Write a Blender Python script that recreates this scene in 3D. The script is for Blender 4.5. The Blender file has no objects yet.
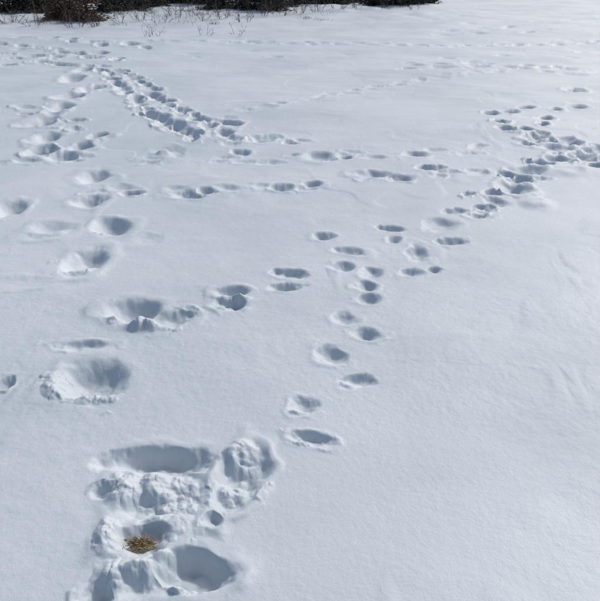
import bpy, math, random
import numpy as np
from mathutils import Vector
R = random.Random(7)
sc = bpy.context.scene
# ------------------------------------------------------------ camera constants
H = 1.6; TH = math.radians(30.2); F = 602.0
cT, sT = math.cos(TH), math.sin(TH)
def ground(px, py):
    """tape-survey of the photo: picture point -> metres on the snow plane"""
    u = (px-300)/F; v = (300-py)/F
    t = H/(sT - v*cT)
    return t*u, t*(cT+v*sT), t
# ------------------------------------------------------------ numpy noise
def hsh(ix, iy, seed):
    n = (ix.astype(np.int64)*374761393 + iy.astype(np.int64)*668265263 + seed*974634777) & 0xffffffff
    n = ((n ^ (n >> 13))*1274126177) & 0xffffffff
    n = ((n ^ (n >> 15))*2246822519) & 0xffffffff
    return ((n ^ (n >> 16)) & 0xffffff)/float(0xffffff)
def vn(x, y, seed=0):
    ix = np.floor(x); iy = np.floor(y)
    fx = x-ix; fy = y-iy
    fx = fx*fx*fx*(fx*(fx*6-15)+10); fy = fy*fy*fy*(fy*(fy*6-15)+10)
    a = hsh(ix, iy, seed); b = hsh(ix+1, iy, seed); c = hsh(ix, iy+1, seed); d = hsh(ix+1, iy+1, seed)
    return (a+(b-a)*fx+(c-a)*fy+(a-b-c+d)*fx*fy)*2-1
def fbm(x, y, o=4, seed=0, g=0.5):
    s = 0; A = 1; n = 0
    for i in range(o):
        s = s+A*vn(x*2**i*.8+y*2**i*.6+i*17.3, -x*2**i*.6+y*2**i*.8-i*9.1, seed+i*13); n += A; A *= g
    return s/n
def clods(x, y, seed=0, keep=0.45):
    """broken snow: scattered tilted, rounded clods, 0..1"""
    x = x+0.35*vn(x*1.7, y*1.7, seed+50); y = y+0.35*vn(x*1.7+9, y*1.7, seed+51)
    ix = np.floor(x); iy = np.floor(y); out = np.zeros(x.shape)
    for ox in (-1, 0, 1):
        for oy in (-1, 0, 1):
            cx = ix+ox; cy = iy+oy
            dx = x-(cx+hsh(cx, cy, seed)); dy = y-(cy+hsh(cx, cy, seed+5))
            k = hsh(cx, cy, seed+9); rad = 0.35+0.6*hsh(cx, cy, seed+11)
            d = np.hypot(dx, dy)/rad
            tilt = (hsh(cx, cy, seed+13)-.5)*dx*1.3+(hsh(cx, cy, seed+15)-.5)*dy*1.3
            q = np.clip(1-d*d, 0, 1)
            b = np.where(k > keep, (rad*0.8+tilt)*q**0.85, 0)
            out = np.maximum(out, b)
    return out
def ss(a, b, x):
    t = np.clip((x-a)/(b-a), 0, 1); return t*t*(3-2*t)
# ------------------------------------------------------------ ground grid (one sheet)
ys = []
y = -80.0
while y < -3: ys.append(y); y *= 0.8
ys += list(np.arange(-3, 0.2, 0.25)); ys += list(np.arange(0.2, 0.72, 0.03))
py = 650.0
while py > -4:
    ys.append(ground(300, py)[1]); py -= 0.66
y = ys[-1]; st = 0.3
while y < 2500: y += st; st *= 1.13; ys.append(y)
ys = np.array(sorted(ys))
half = list(np.arange(0, 0.5, 0.00088)); u = half[-1]; st = 0.002
while u < 25: u += st; st *= 1.08; half.append(u)
half = np.array(half); us = np.concatenate([-half[:0:-1], half])
NX, NY = len(us), len(ys)
W = np.maximum(ys+0.85, 1.2)
GX = (us[None, :]*W[:, None]); GY = np.repeat(ys[:, None], NX, 1)
Z = 0.030*fbm(GX*0.35, GY*0.5, 3, 1) + 0.007*fbm(GX*1.4+GY*0.3, GY*2.0, 3, 2)
near = (np.abs(GX) < 40) & (GY < 60) & (GY > -5)
def layer(fn):
    z = np.zeros_like(Z); z[near] = fn(GX[near], GY[near]); return z
Z += layer(lambda x, y: 0.005*ss(-0.04, 0.18, fbm(x*0.9+0.4*vn(x*3, y*3, 40), y*0.9, 4, 21)))
Z += layer(lambda x, y: 0.0021*fbm(x*6, y*8, 4, 41, .55)*(.4+ss(-.3, .3, vn(x*.7, y*.7, 43))))
Z += layer(lambda x, y: 0.0005*fbm(x*40, y*40, 2, 42)*(.4+ss(-.3, .3, vn(x*.9, y*.9, 44))))
Z += layer(lambda x, y: ss(4, 10, y)*0.022*fbm(x*0.8, y*1.7, 3, 51))
bankmask = ss(15.0, 18.5, GY)*(1-ss(3.0, 6.5, GX))
Z += bankmask*(0.05+0.10*np.abs(fbm(GX*0.8, GY*0.8, 3, 61)))
base = Z.copy()
hole = np.zeros_like(Z); add = np.zeros_like(Z); extra = np.zeros_like(Z)
rowY = ys
def window(X, Y, rad):
    r0 = np.searchsorted(rowY, Y-rad); r1 = np.searchsorted(rowY, Y+rad)
    if r1 <= r0: return None
    wmin = W[r0:r1].min(); wmax = W[r0:r1].max()
    lo = min((X-rad)/wmin, (X-rad)/wmax); hi = max((X+rad)/wmin, (X+rad)/wmax)
    c0 = np.searchsorted(us, lo); c1 = np.searchsorted(us, hi)
    if c1 <= c0: return None
    return slice(r0, r1), slice(c0, c1)
K = [0]
DS = 0.75
def stampw(X, Y, a, b, rot=0.0, depth=0.05, lip=0.008, rough=0.0, lump=0.05, soft=0.25, warp=0.32, eject=0.0, tilt=0.35):
    K[0] += 1; sd = 100+K[0]*3
    w = window(X, Y, 2.2*max(a, b))
    if w is None: return
    x = GX[w]-X; y = GY[w]-Y
    c, s = math.cos(rot), math.sin(rot)
    lx = (c*x+s*y)/a; ly = (-s*x+c*y)/b
    m = min(a, b); depth *= DS
    r = np.hypot(lx, ly)*(1+warp*fbm(x/m*0.8, y/m*0.8, 2, sd))+.05*fbm(x/m*2.4, y/m*2.4, 2, sd+5)
    # the foot enters from one end: floor slopes, deeper toward the far end
    fl = 1+tilt*np.clip(y/max(b, .02), -1, 1)+0.24*fbm(x/m*1.1, y/m*1.1, 2, sd+1)
    hz = -depth*fl*(1-ss(soft, 1.12, r))
    if rough > 0:
        L = clods(x/lump, y/lump, sd)+0.25*fbm(x/lump*2, y/lump*2, 2, sd+3)
        hz = hz + rough*L*(1-ss(0.6, 1.15, r))*ss(0.0, .35, fbm(x/m*.6+3, y/m*.6, 2, sd+6)+.18)
    hole[w] = np.minimum(hole[w], np.minimum(hz, 0))
    side = np.clip(0.35+0.9*fbm(x/m*0.6, y/m*0.6, 2, sd+7), 0, 1.2)
    l = lip*np.exp(-((r-1.28)/0.27)**2)*side*1.1
    if eject > 0:
        em = ss(0.95, 1.15, r)*(1-ss(1.25, 1.8, r))*ss(0.0, 0.35, fbm(x/m*.7, y/m*.7, 2, sd+8))
        l = l+eject*clods(x/lump*1.8+3, y/lump*1.8, sd+4, .6)*em
    add[w] = np.maximum(add[w], l)
def dims(px, py, w, h):
    X, Y, t = ground(px, py)
    return X, Y, w/2*t/F, (ground(px, py-h/2)[1]-ground(px, py+h/2)[1])/2
def stamp(px, py, w, h, rot=0.0, depth=0.05, **k):
    X, Y, a, b = dims(px, py, w, h); stampw(X, Y, a, b, rot, depth, **k)
def mound(px, py, w, h, z=0.03, rough=0.0, lump=0.05, keep=.3):
    X, Y, a, b = dims(px, py, w, h)
    K[0] += 1; sd = 100+K[0]*3
    wd = window(X, Y, 2*max(a, b))
    if wd is None: return
    x = GX[wd]-X; y = GY[wd]-Y; m = min(a, b)
    r = np.hypot(x/a, y/b)*(1+0.3*fbm(x/m*.8, y/m*.8, 3, sd))
    q = 1-ss(0.2, 1.15, r)
    v = z*q*(1+.35*fbm(x/m*1.4, y/m*1.4, 2, sd+2))
    if rough: v = v+rough*q**0.6*(clods(x/lump, y/lump, sd, keep)+0.35*clods(x/lump*2.2, y/lump*2.2, sd+1, .5)+0.15*fbm(x/0.02, y/0.02, 2, sd))
    extra[wd] += v*.92
# --- foreground cluster
stamp(156, 459, 120, 30, 0.0, 0.085, lip=0.006, soft=0.45, rough=0.006, warp=0.22, tilt=.1)
stamp(240, 475, 48, 64, -0.25, 0.080, lip=0.012, rough=0.02, lump=0.06, eject=0.010)
stamp(160, 503, 96, 60, 0.2, 0.075, lip=0.008, rough=0.02, lump=0.07, eject=0.010)
mound(146, 488, 88, 42, 0.046, 0.028, 0.075)
mound(170, 510, 60, 40, 0.030, 0.022, 0.060)
mound(188, 486, 34, 24, 0.02, 0.02, 0.06)
mound(241, 458, 38, 36, 0.036, 0.024, 0.065)
mound(236, 490, 36, 24, 0.030, 0.020, 0.055)
stamp(104, 493, 26, 16, 0.0, 0.045, rough=0.01, lump=0.03)
stamp(212, 519, 22, 20, 0.3, 0.045, lip=0.006)
stamp(138, 540, 70, 34, 0.0, 0.060, rough=0.010, lump=0.05, tilt=.1)
mound(108, 538, 30, 34, 0.025, 0.022, 0.050)
stamp(192, 571, 82, 46, -0.1, 0.095, lip=0.010, soft=0.45, warp=0.22, tilt=.15)
stamp(140, 586, 60, 34, 0.1, 0.035, rough=0.02, lump=0.06)
mound(132, 574, 64, 34, 0.030, 0.024, 0.065)
mound(164, 562, 26, 20, 0.032, 0.018, 0.05)
mound(186, 588, 44, 14, 0.026, 0.010, 0.05)
stamp(98, 597, 36, 28, 0.0, 0.06, rough=0.02, lump=0.05)
# --- big left track going up
stamp(90, 381, 80, 42, 0.05, 0.095, lip=0.010, rough=0.01, lump=0.07, eject=0.012)
mound(62, 386, 36, 26, 0.04, 0.026, 0.06)
mound(90, 397, 56, 13, 0.025, 0.024, 0.055)
stamp(84, 346, 54, 11, 0.0, 0.030, lip=0.006)
stamp(5, 384, 20, 14, 0, 0.05)
stamp(134, 312, 60, 26, 0.0, 0.088, lip=0.012, eject=0.010, warp=.22)
stamp(168, 319, 44, 18, 0.4, 0.06, lip=0.008, rough=0.01, lump=0.05, eject=0.010)
mound(146, 326, 48, 15, 0.028, 0.026, 0.065)
mound(118, 319, 26, 12, 0.02, 0.02, 0.05)
stamp(186, 315, 22, 8, 0.0, 0.03)
stamp(84, 261, 44, 28, -0.25, 0.10, lip=0.010, rough=0.008, lump=0.07, eject=.008, warp=.22)
mound(80, 269, 32, 12, 0.035, 0.024, 0.06)
stamp(52, 230, 52, 19, 0.3, 0.040, lip=0.010)
mound(50, 233, 40, 12, 0.03)
stamp(110, 226, 38, 17, 0, 0.09, lip=0.012)
mound(106, 230, 24, 8, .02, .02, .07)
stamp(147, 238, 34, 12, 0, 0.012, lip=0.003)
stamp(20, 283, 60, 14, 0, 0.010, lip=0.004)
stamp(88, 200, 36, 13, 0, 0.09, rough=0.012, lip=0.012)
stamp(9, 208, 30, 16, 0, 0.08, lip=.012)
stamp(94, 176, 36, 14, 0, 0.09, lip=.012)
stamp(165, 153, 36, 13, 0.3, 0.045, lip=0.012); mound(163, 154, 32, 10, 0.065)
far = dict(lip=0.022, rough=0.020, lump=0.16, soft=.25, warp=.38)
for p in [(72, 80, 24, 8), (68, 98, 26, 9), (60, 109, 26, 9), (42, 123, 34, 10), (48, 138, 30, 11), (62, 156, 36, 11),
          (40, 152, 26, 8), (82, 147, 22, 8), (90, 90, 20, 6), (84, 70, 18, 5), (98, 136, 22, 7)]:
    stamp(*p, rot=R.uniform(-.4, .4), depth=0.105, **far)
def trail(pts, n, wid, size, depth, seed, jit=0.5, el=(.5, .75), **k):
    rr = random.Random(seed)
    P = [Vector(ground(*p)[:2]) for p in pts]
    L = [(P[i+1]-P[i]).length for i in range(len(P)-1)]; T = sum(L)
    for i in range(n):
        s = (i+rr.uniform(-jit, jit))/max(1, n-1)*T; s = min(max(s, 0), T*0.999)
        j = 0
        while j < len(L)-1 and s > L[j]: s -= L[j]; j += 1
        d = (P[j+1]-P[j]).normalized(); q = P[j]+d*s
        off = wid*(1 if i % 2 else -1)*rr.uniform(0.5, 1.2)
        q = q+Vector((-d.y, d.x))*off
        sz = size*rr.uniform(0.7, 1.25)
        stampw(q.x, q.y, sz, sz*rr.uniform(*el), math.atan2(d.y, d.x)+rr.uniform(-.5, .5), depth*rr.uniform(.6, 1.2), **k)
trail([(112, 70), (135, 88), (160, 108), (185, 124), (215, 140)], 34, 0.17, 0.15, 0.105, 1, **far)
trail([(165, 112), (190, 122), (212, 130)], 9, 0.25, 0.14, 0.10, 2, **far)
trail([(95, 66), (120, 74)], 5, 0.1, 0.16, 0.07, 3, **far)
trail([(100, 62), (30, 50), (0, 48)], 10, 0.5, 0.18, 0.10, 4, **far)
trail([(0, 40), (60, 44), (130, 50)], 16, 0.6, 0.22, 0.12, 5, **far)
trail([(0, 62), (60, 58), (100, 62)], 8, 0.4, 0.18, 0.09, 6, **far)
trail([(0, 108), (40, 116), (85, 128)], 7, 0.15, 0.13, 0.045, 66, **far)
flat = dict(lip=0.008, soft=.2, warp=.35)
trail([(150, 41), (300, 43), (450, 45), (600, 41)], 34, 0.12, 0.20, 0.05, 7, **flat)
trail([(120, 55), (260, 52), (420, 60), (600, 52)], 12, 0.3, 0.18, 0.035, 8, **flat)
trail([(225, 118), (290, 103), (360, 88), (450, 74), (560, 66)], 32, 0.05, 0.14, 0.026, 9, jit=1.2, **flat)
trail([(400, 66), (500, 64), (600, 74)], 16, 0.25, 0.20, 0.05, 10, jit=1.0, **flat)
trail([(470, 26), (600, 20)], 7, 0.4, 0.25, 0.05, 11, jit=1, **flat)
trail([(440, 32), (530, 30), (600, 32)], 7, 0.3, 0.25, 0.05, 12, jit=1, **flat)
trail([(228, 142), (262, 138), (300, 141)], 6, 0.05, 0.11, 0.045, 13, **flat)
trail([(0, 160), (60, 158), (180, 160), (300, 158), (350, 155), (440, 151), (500, 146)], 22, 0.10, 0.11, 0.026, 14, jit=1.2, **flat)
trail([(60, 190), (150, 190), (240, 189), (345, 182), (400, 176), (500, 168)], 16, 0.06, 0.10, 0.026, 15, jit=1.2, **flat)
for p in [(318, 155, 32, 9), (190, 193, 46, 8), (205, 189, 22, 6), (280, 187, 26, 7), (312, 183, 24, 6), (374, 173, 40, 8), (400, 177, 30, 6),
          (430, 166, 34, 5), (416, 153, 26, 5), (345, 156, 18, 5), (262, 139, 24, 6), (130, 192, 24, 5), (240, 152, 22, 5)]:
    stamp(*p, rot=R.uniform(-.2, .2), depth=0.062, rough=0.008, lump=.1, lip=0.010)
# --- small animal prints, centre
for p in [(343, 319, 26, 13), (366, 335, 29, 15), (331, 356, 37, 18), (356, 381, 36, 15), (305, 407, 32, 18), (314, 439, 52, 14),
          (369, 299, 28, 12), (367, 286, 24, 11), (372, 272, 24, 13), (343, 265, 26, 12), (350, 249, 34, 8), (323, 234, 24, 8),
          (410, 271, 24, 9), (434, 268, 15, 8), (416, 251, 24, 16), (394, 238, 16, 8), (391, 227, 38, 6), (450, 240, 30, 7),
          (440, 224, 36, 13), (452, 210, 26, 6), (480, 215, 24, 7), (480, 206, 18, 5), (497, 201, 24, 10), (291, 273, 42, 9), (284, 287, 38, 9)]:
    stamp(*p, rot=R.uniform(-.35, .35), depth=0.045*R.uniform(.8, 1.2), lip=0.004, rough=0.006, lump=0.045, soft=0.2, warp=0.34, eject=.003)
mound(349, 384, 26, 10, 0.018, 0.008, 0.03); mound(298, 411, 20, 8, 0.016, 0.006, 0.03); mound(304, 441, 20, 9, .014, .006, .03)
mound(325, 359, 16, 7, .010, .004, .03)
stamp(232, 292, 38, 12, 0, 0.055, lip=0.008, rough=0.006, lump=0.05); stamp(231, 304, 36, 13, 0, 0.055, lip=0.010, rough=0.012, lump=0.05)
mound(234, 299, 32, 7, 0.028, 0.014, 0.05); mound(226, 306, 22, 9, 0.022, 0.016, 0.05)
# --- right merged track
for p in [(515, 187, 30, 13), (494, 191, 20, 8), (520, 178, 26, 8), (530, 170, 34, 9), (508, 173, 24, 6), (542, 162, 26, 7), (558, 158, 28, 7),
          (560, 148, 36, 8), (580, 156, 28, 7), (592, 150, 24, 7), (540, 136, 22, 6), (556, 141, 22, 5), (530, 143, 20, 5), (572, 143, 20, 5),
          (526, 130, 18, 5), (542, 125, 14, 4), (590, 160, 22, 6), (490, 114, 16, 4), (511, 112, 18, 4), (526, 108, 18, 4), (546, 118, 16, 4),
          (578, 108, 18, 4), (556, 110, 14, 4), (575, 90, 18, 4), (500, 122, 14, 4), (597, 166, 20, 6), (612, 160, 30, 9), (630, 165, 30, 9)]:
    stamp(*p, rot=R.uniform(-.3, .3), depth=0.080, lip=0.016, rough=0.018, lump=0.12, warp=.38)
trail([(470, 205), (520, 180), (560, 158), (620, 150)], 10, 0.14, 0.09, 0.04, 16, **far)
trail([(520, 128), (560, 145), (620, 160)], 7, 0.15, 0.12, 0.05, 17, **far)
mound(537, 203, 38, 16, 0.03)
mound(575, 172, 70, 14, 0.03)
Z = base+hole+add+extra
# ------------------------------------------------------------ build mesh
def height(X, Y):
    r = min(max(np.searchsorted(ys, Y), 1), NY-1); c = min(max(np.searchsorted(us, X/W[r]), 1), NX-1)
    return float(Z[r, c])
me = bpy.data.meshes.new("snow_ground")
co = np.stack([GX, GY, Z], -1).reshape(-1, 3).astype(np.float32)
idx = np.arange(NX*NY).reshape(NY, NX)
q = np.stack([idx[:-1, :-1], idx[:-1, 1:], idx[1:, 1:], idx[1:, :-1]], -1).reshape(-1, 4).astype(np.int32)
me.vertices.add(len(co)); me.vertices.foreach_set("co", co.ravel())
me.loops.add(q.size); me.loops.foreach_set("vertex_index", q.ravel())
me.polygons.add(len(q)); me.polygons.foreach_set("loop_start", np.arange(0, q.size, 4, dtype=np.int32))
me.polygons.foreach_set("use_smooth", np.ones(len(q), dtype=bool))
me.update(calc_edges=True)
gob = bpy.data.objects.new("snow_ground", me); sc.collection.objects.link(gob)
# ------------------------------------------------------------ materials
def mat(name):
    m = bpy.data.materials.new(name); m.use_nodes = True
    return m, m.node_tree.nodes, m.node_tree.links, m.node_tree.nodes["Principled BSDF"]
m, N, L, P = mat("snow")
tc = N.new("ShaderNodeTexCoord")
def noise(scale, det=3, rough=.55):
    n = N.new("ShaderNodeTexNoise"); n.inputs["Scale"].default_value = scale; n.inputs["Detail"].default_value = det
    n.inputs["Roughness"].default_value = rough; L.new(tc.outputs["Object"], n.inputs["Vector"]); return n
n1 = noise(0.8, 5); cr = N.new("ShaderNodeValToRGB"); L.new(n1.outputs["Fac"], cr.inputs["Fac"])
cr.color_ramp.elements[0].position = .38; cr.color_ramp.elements[0].color = (.515, .57, .605, 1)
cr.color_ramp.elements[1].position = .60; cr.color_ramp.elements[1].color = (.59, .64, .675, 1)
L.new(cr.outputs["Color"], P.inputs["Base Color"])
n2 = noise(1.3, 4); mr = N.new("ShaderNodeMapRange"); L.new(n2.outputs["Fac"], mr.inputs["Value"])
mr.inputs["From Min"].default_value = .35; mr.inputs["From Max"].default_value = .65
mr.inputs["To Min"].default_value = .45; mr.inputs["To Max"].default_value = .62
L.new(mr.outputs["Result"], P.inputs["Roughness"])
P.inputs["Specular IOR Level"].default_value = 0.28
b1 = N.new("ShaderNodeBump"); b1.inputs["Strength"].default_value = .5; b1.inputs["Distance"].default_value = .004
L.new(noise(45, 4, .65).outputs["Fac"], b1.inputs["Height"])
b2 = N.new("ShaderNodeBump"); b2.inputs["Strength"].default_value = .45; b2.inputs["Distance"].default_value = .0012
L.new(noise(300, 2, .7).outputs["Fac"], b2.inputs["Height"]); L.new(b1.outputs["Normal"], b2.inputs["Normal"])
L.new(b2.outputs["Normal"], P.inputs["Normal"])
me.materials.append(m)
def plain(name, c1, c2, rough=.8, scale=6):
    m, N, L, P = mat(name)
    t = N.new("ShaderNodeTexCoord"); n = N.new("ShaderNodeTexNoise"); n.inputs["Scale"].default_value = scale
    L.new(t.outputs["Object"], n.inputs["Vector"]); r = N.new("ShaderNodeValToRGB"); L.new(n.outputs["Fac"], r.inputs["Fac"])
    r.color_ramp.elements[0].position = .35; r.color_ramp.elements[1].position = .65
    r.color_ramp.elements[0].color = (*c1, 1); r.color_ramp.elements[1].color = (*c2, 1)
    L.new(r.outputs["Color"], P.inputs["Base Color"]); P.inputs["Roughness"].default_value = rough; return m
M_need = plain("conifer_foliage", (.014, .018, .014), (.035, .042, .028))
M_brown = plain("brown_foliage", (.06, .032, .02), (.12, .07, .045))
M_bark = plain("twig_bark", (.035, .025, .02), (.10, .075, .06))
M_grass = plain("dry_grass", (.20, .14, .07), (.34, .25, .13), scale=40)
M_grassf = plain("dead_grass", (.10, .08, .055), (.22, .17, .12), scale=10)
# ------------------------------------------------------------ vegetation helpers
class MB:
    def __init__(s): s.v = []; s.f = []; s.mi = []
    def tube(s, pts, r0, r1, n=4, mi=0):
        b0 = len(s.v); k = len(pts)
        for i, p in enumerate(pts):
            d = (pts[min(i+1, k-1)]-pts[max(i-1, 0)]).normalized()
            a = d.orthogonal().normalized(); b = d.cross(a); r = r0+(r1-r0)*i/(k-1)
            for j in range(n):
                t = 2*math.pi*j/n; s.v.append(p+a*math.cos(t)*r+b*math.sin(t)*r)
        for i in range(k-1):
            for j in range(n):
                s.f.append((b0+i*n+j, b0+i*n+(j+1) % n, b0+(i+1)*n+(j+1) % n, b0+(i+1)*n+j)); s.mi.append(mi)
    def blade(s, p, d, w, mi=0, bend=0.0):
        a = d.cross(Vector((R.uniform(-1, 1), R.uniform(-1, 1), R.uniform(-1, 1)))).normalized()*w
        b0 = len(s.v); mid = p+d*.5+Vector((0, 0, bend*.25)); tip = p+d+Vector((0, 0, -bend))
        s.v += [p-a*.6, p+a*.6, mid+a, mid-a, tip]
        s.f += [(b0, b0+1, b0+2, b0+3), (b0+3, b0+2, b0+4)]; s.mi += [mi, mi]
    def obj(s, name, loc, mats):
        me = bpy.data.meshes.new(name); me.from_pydata([tuple(v) for v in s.v], [], s.f)
        for m in mats: me.materials.append(m)
        me.polygons.foreach_set("material_index", s.mi); me.update()
        o = bpy.data.objects.new(name, me); o.location = loc; sc.collection.objects.link(o); return o
def conifer(X, Y, rad, hgt, mats, name="evergreen_shrub", dens=1.0):
    mb = MB(); top = Vector((0, 0, hgt)); mb.tube([Vector((0, 0, -.1)), Vector((.03, 0, hgt*.5)), top], .05, .01, 6, 1)
    nb = int(56*dens)
    for i in range(nb):
        z = hgt*(i/nb)**1.9*0.95+0.02; rr = rad*(1-z/hgt)**.7*R.uniform(.6, 1.15); an = i*2.4+R.uniform(-.4, .4)
        d = Vector((math.cos(an), math.sin(an), 0)); droop = R.uniform(-.15, .08)
        pts = [Vector((0, 0, z+.03)), d*rr*.5+Vector((0, 0, z+.05)), d*rr+Vector((0, 0, max(.03, z+droop)))]
        mb.tube(pts, .012, .004, 4, 1)
        for k in range(int(rr*95)):
            t = R.uniform(.1, 1); p = pts[0].lerp(pts[2], t)+Vector((R.gauss(0, .07), R.gauss(0, .07), R.gauss(0, .045)))
            e = (d*R.uniform(.3, 1)+Vector((R.uniform(-1, 1), R.uniform(-1, 1), R.uniform(-.5, .4)))).normalized()*R.uniform(.05, .13)
            mb.blade(p, e, R.uniform(.008, .02), 0)
    return mb.obj(name, (X, Y, height(X, Y)-.04), mats)
def bare(X, Y, hgt, spread, n, name="bare_shrub", leaves=0, mats=None, lev0=2):
    mb = MB()
    def grow(p, d, l, r, lev):
        pts = [p]; q = p; dd = d
        for i in range(4):
            dd = (dd+Vector((R.gauss(0, .16), R.gauss(0, .16), R.gauss(0, .10)))).normalized(); q = q+dd*l/4; pts.append(q)
            if lev > 0 and R.random() < .85: grow(q, (dd+Vector((R.gauss(0, .6), R.gauss(0, .6), R.gauss(.1, .35)))).normalized(), l*R.uniform(.4, .65), r*.55, lev-1)
            if leaves and R.random() < leaves:
                mb.blade(q, Vector((R.uniform(-1, 1), R.uniform(-1, 1), R.uniform(-1, .2)))*.03, .009, 1, .01)
        mb.tube(pts, r, r*.45, 3, 0)
    for i in range(n):
        an = R.uniform(0, 6.28); s = R.uniform(.1, spread)
        grow(Vector((math.cos(an)*.12, math.sin(an)*.12, -.05)), Vector((math.cos(an)*s, math.sin(an)*s, 1)).normalized(), hgt*R.uniform(.5, 1), R.uniform(.0035, .007), lev0)
    return mb.obj(name, (X, Y, height(X, Y)-.02), mats or [M_bark, M_brown])
def grass(X, Y, n, hgt, rad, name="dry_grass_clump"):
    mb = MB()
    for i in range(n):
        p = Vector((R.gauss(0, rad), R.gauss(0, rad), -.03)); d = Vector((R.gauss(0, .45), R.gauss(0, .45), 1)).normalized()*hgt*R.uniform(.4, 1)
        mb.blade(p, d, R.uniform(.002, .004), 0, hgt*R.uniform(0, .25))
    return mb.obj(name, (X, Y, height(X, Y)-.01), [M_grassf])
def at(px, py): x, y, _ = ground(px, py); return x, y
EV = [M_need, M_bark]
for px, py_, rad, hg in [(-95, 12, 1.2, 2.0), (-50, 14, 1.1, 1.9), (-15, 17, .9, 1.7), (8, 16, .8, 1.4), (32, 16, .8, 1.5), (50, 13, .7, 1.6), (104, 15, .7, 1.4), (124, 13, .8, 1.5), (148, 9, .8, 1.6), (165, 6, .7, 1.6),
                         (184, 6, .7, 1.7), (203, 7, .8, 1.6), (222, 11, .8, 1.5), (246, 13, .7, 1.3), (268, 14, .7, 1.3), (290, 9, .8, 1.6), (312, 7, .7, 1.4), (334, 7, .7, 1.5), (354, 5, .6, 1.2), (378, 8, .6, 1.2), (396, 9, .6, 1.2), (414, 8, .6, 1.4), (427, 5, .5, 1.0)]:
    X, Y = at(px, py_); conifer(X, Y+.5, rad, hg, EV)
for i in range(14):
    X = -13+i*1.25+R.uniform(-.3, .3); conifer(X, 24.5+R.uniform(-1., 2.0), 1.5, R.uniform(2.2, 3.0), EV, dens=1.2)
for px, py_ in [(72, 20), (88, 22), (60, 21)]:
    X, Y = at(px, py_); conifer(X, Y, .5, .9, [M_brown, M_bark], name="brown_shrub", dens=.8)
for px, py_, h_, s_, n_ in [(10, 24, .5, .9, 9), (35, 26, .5, .9, 9), (75, 27, .5, 1, 10), (100, 27, .45, .8, 8), (120, 23, .5, .9, 8), (140, 22, .5, .9, 9), (152, 36, .35, .5, 4), (160, 24, .4, .8, 8), (176, 20, .5, 1., 10), (192, 18, .6, 1., 12),
                            (204, 36, .25, .6, 3), (208, 22, .35, .8, 6), (222, 20, .5, 1.1, 12), (236, 35, .4, .6, 2), (245, 23, .35, .8, 8), (260, 18, .6, 1, 11), (280, 17, .6, 1, 10), (298, 15, .6, .9, 10), (318, 14, .6, .9, 9), (338, 13, .7, 1., 10), (355, 11, .6, 1., 7),
                            (383, 12, .4, 1, 5), (415, 12, .4, 1, 5)]:
    X, Y = at(px, py_); bare(X, Y, h_, s_, n_, leaves=.05)
for i in range(36):
    px = R.choice([R.uniform(-60, 150), R.uniform(130, 350), R.uniform(-20, 130)]); X, Y = at(px, R.uniform(12, 26)); grass(X, Y, R.randint(20, 60), R.uniform(.1, .25), R.uniform(.05, .2))
# foreground tuft lying in the print
X, Y = at(141, 543); mb = MB()
for i in range(480):
    p = Vector((R.gauss(0, .021), R.gauss(0, .011), R.uniform(0, .014)))
    an = R.gauss(0, .7)+(math.pi if R.random() < .5 else 0)
    mb.blade(p, Vector((math.cos(an), math.sin(an), R.uniform(-.15, .25)))*R.uniform(.010, .030), R.uniform(.0006, .0018), 0, R.uniform(0, .006))
mb.obj("dry_grass_tuft", (X, Y, max(height(X+dx, Y+dy) for dx in (-.02, 0, .02) for dy in (-.02, -.01, 0, .01))+.001), [M_grass])
# ------------------------------------------------------------ light
EL, AZ = math.radians(42), math.radians(42)
w = bpy.data.worlds.new("World"); sc.world = w; w.use_nodes = True
bg = w.node_tree.nodes["Background"]; sky = w.node_tree.nodes.new("ShaderNodeTexSky"); sky.sky_type = 'NISHITA'
sky.sun_disc = False; sky.sun_elevation = EL; sky.sun_rotation = AZ; sky.dust_density = 3.0
w.node_tree.links.new(sky.outputs[0], bg.inputs[0]); bg.inputs[1].default_value = 0.12
sd = bpy.data.lights.new("sun", 'SUN'); sd.energy = 2.0; sd.angle = math.radians(4.5); sd.color = (1, .97, .93)
so = bpy.data.objects.new("sun", sd); sc.collection.objects.link(so)
dv = Vector((math.sin(AZ)*math.cos(EL), math.cos(AZ)*math.cos(EL), math.sin(EL)))
so.rotation_euler = dv.to_track_quat('Z', 'Y').to_euler()
# ------------------------------------------------------------ camera
cd = bpy.data.cameras.new("camera"); co_ = bpy.data.objects.new("camera", cd); sc.collection.objects.link(co_)
co_.location = (0, 0, H); co_.rotation_euler = (math.pi/2-TH, 0, 0)
cd.sensor_fit = 'HORIZONTAL'; cd.sensor_width = 36; cd.lens = 36*F/600; cd.clip_end = 5000; cd.clip_start = .05
sc.camera = co_
sc.view_settings.view_transform = 'Standard'; sc.view_settings.look = 'None'; sc.view_settings.exposure = 0
print("VERTS", len(co), "stamps", K[0])
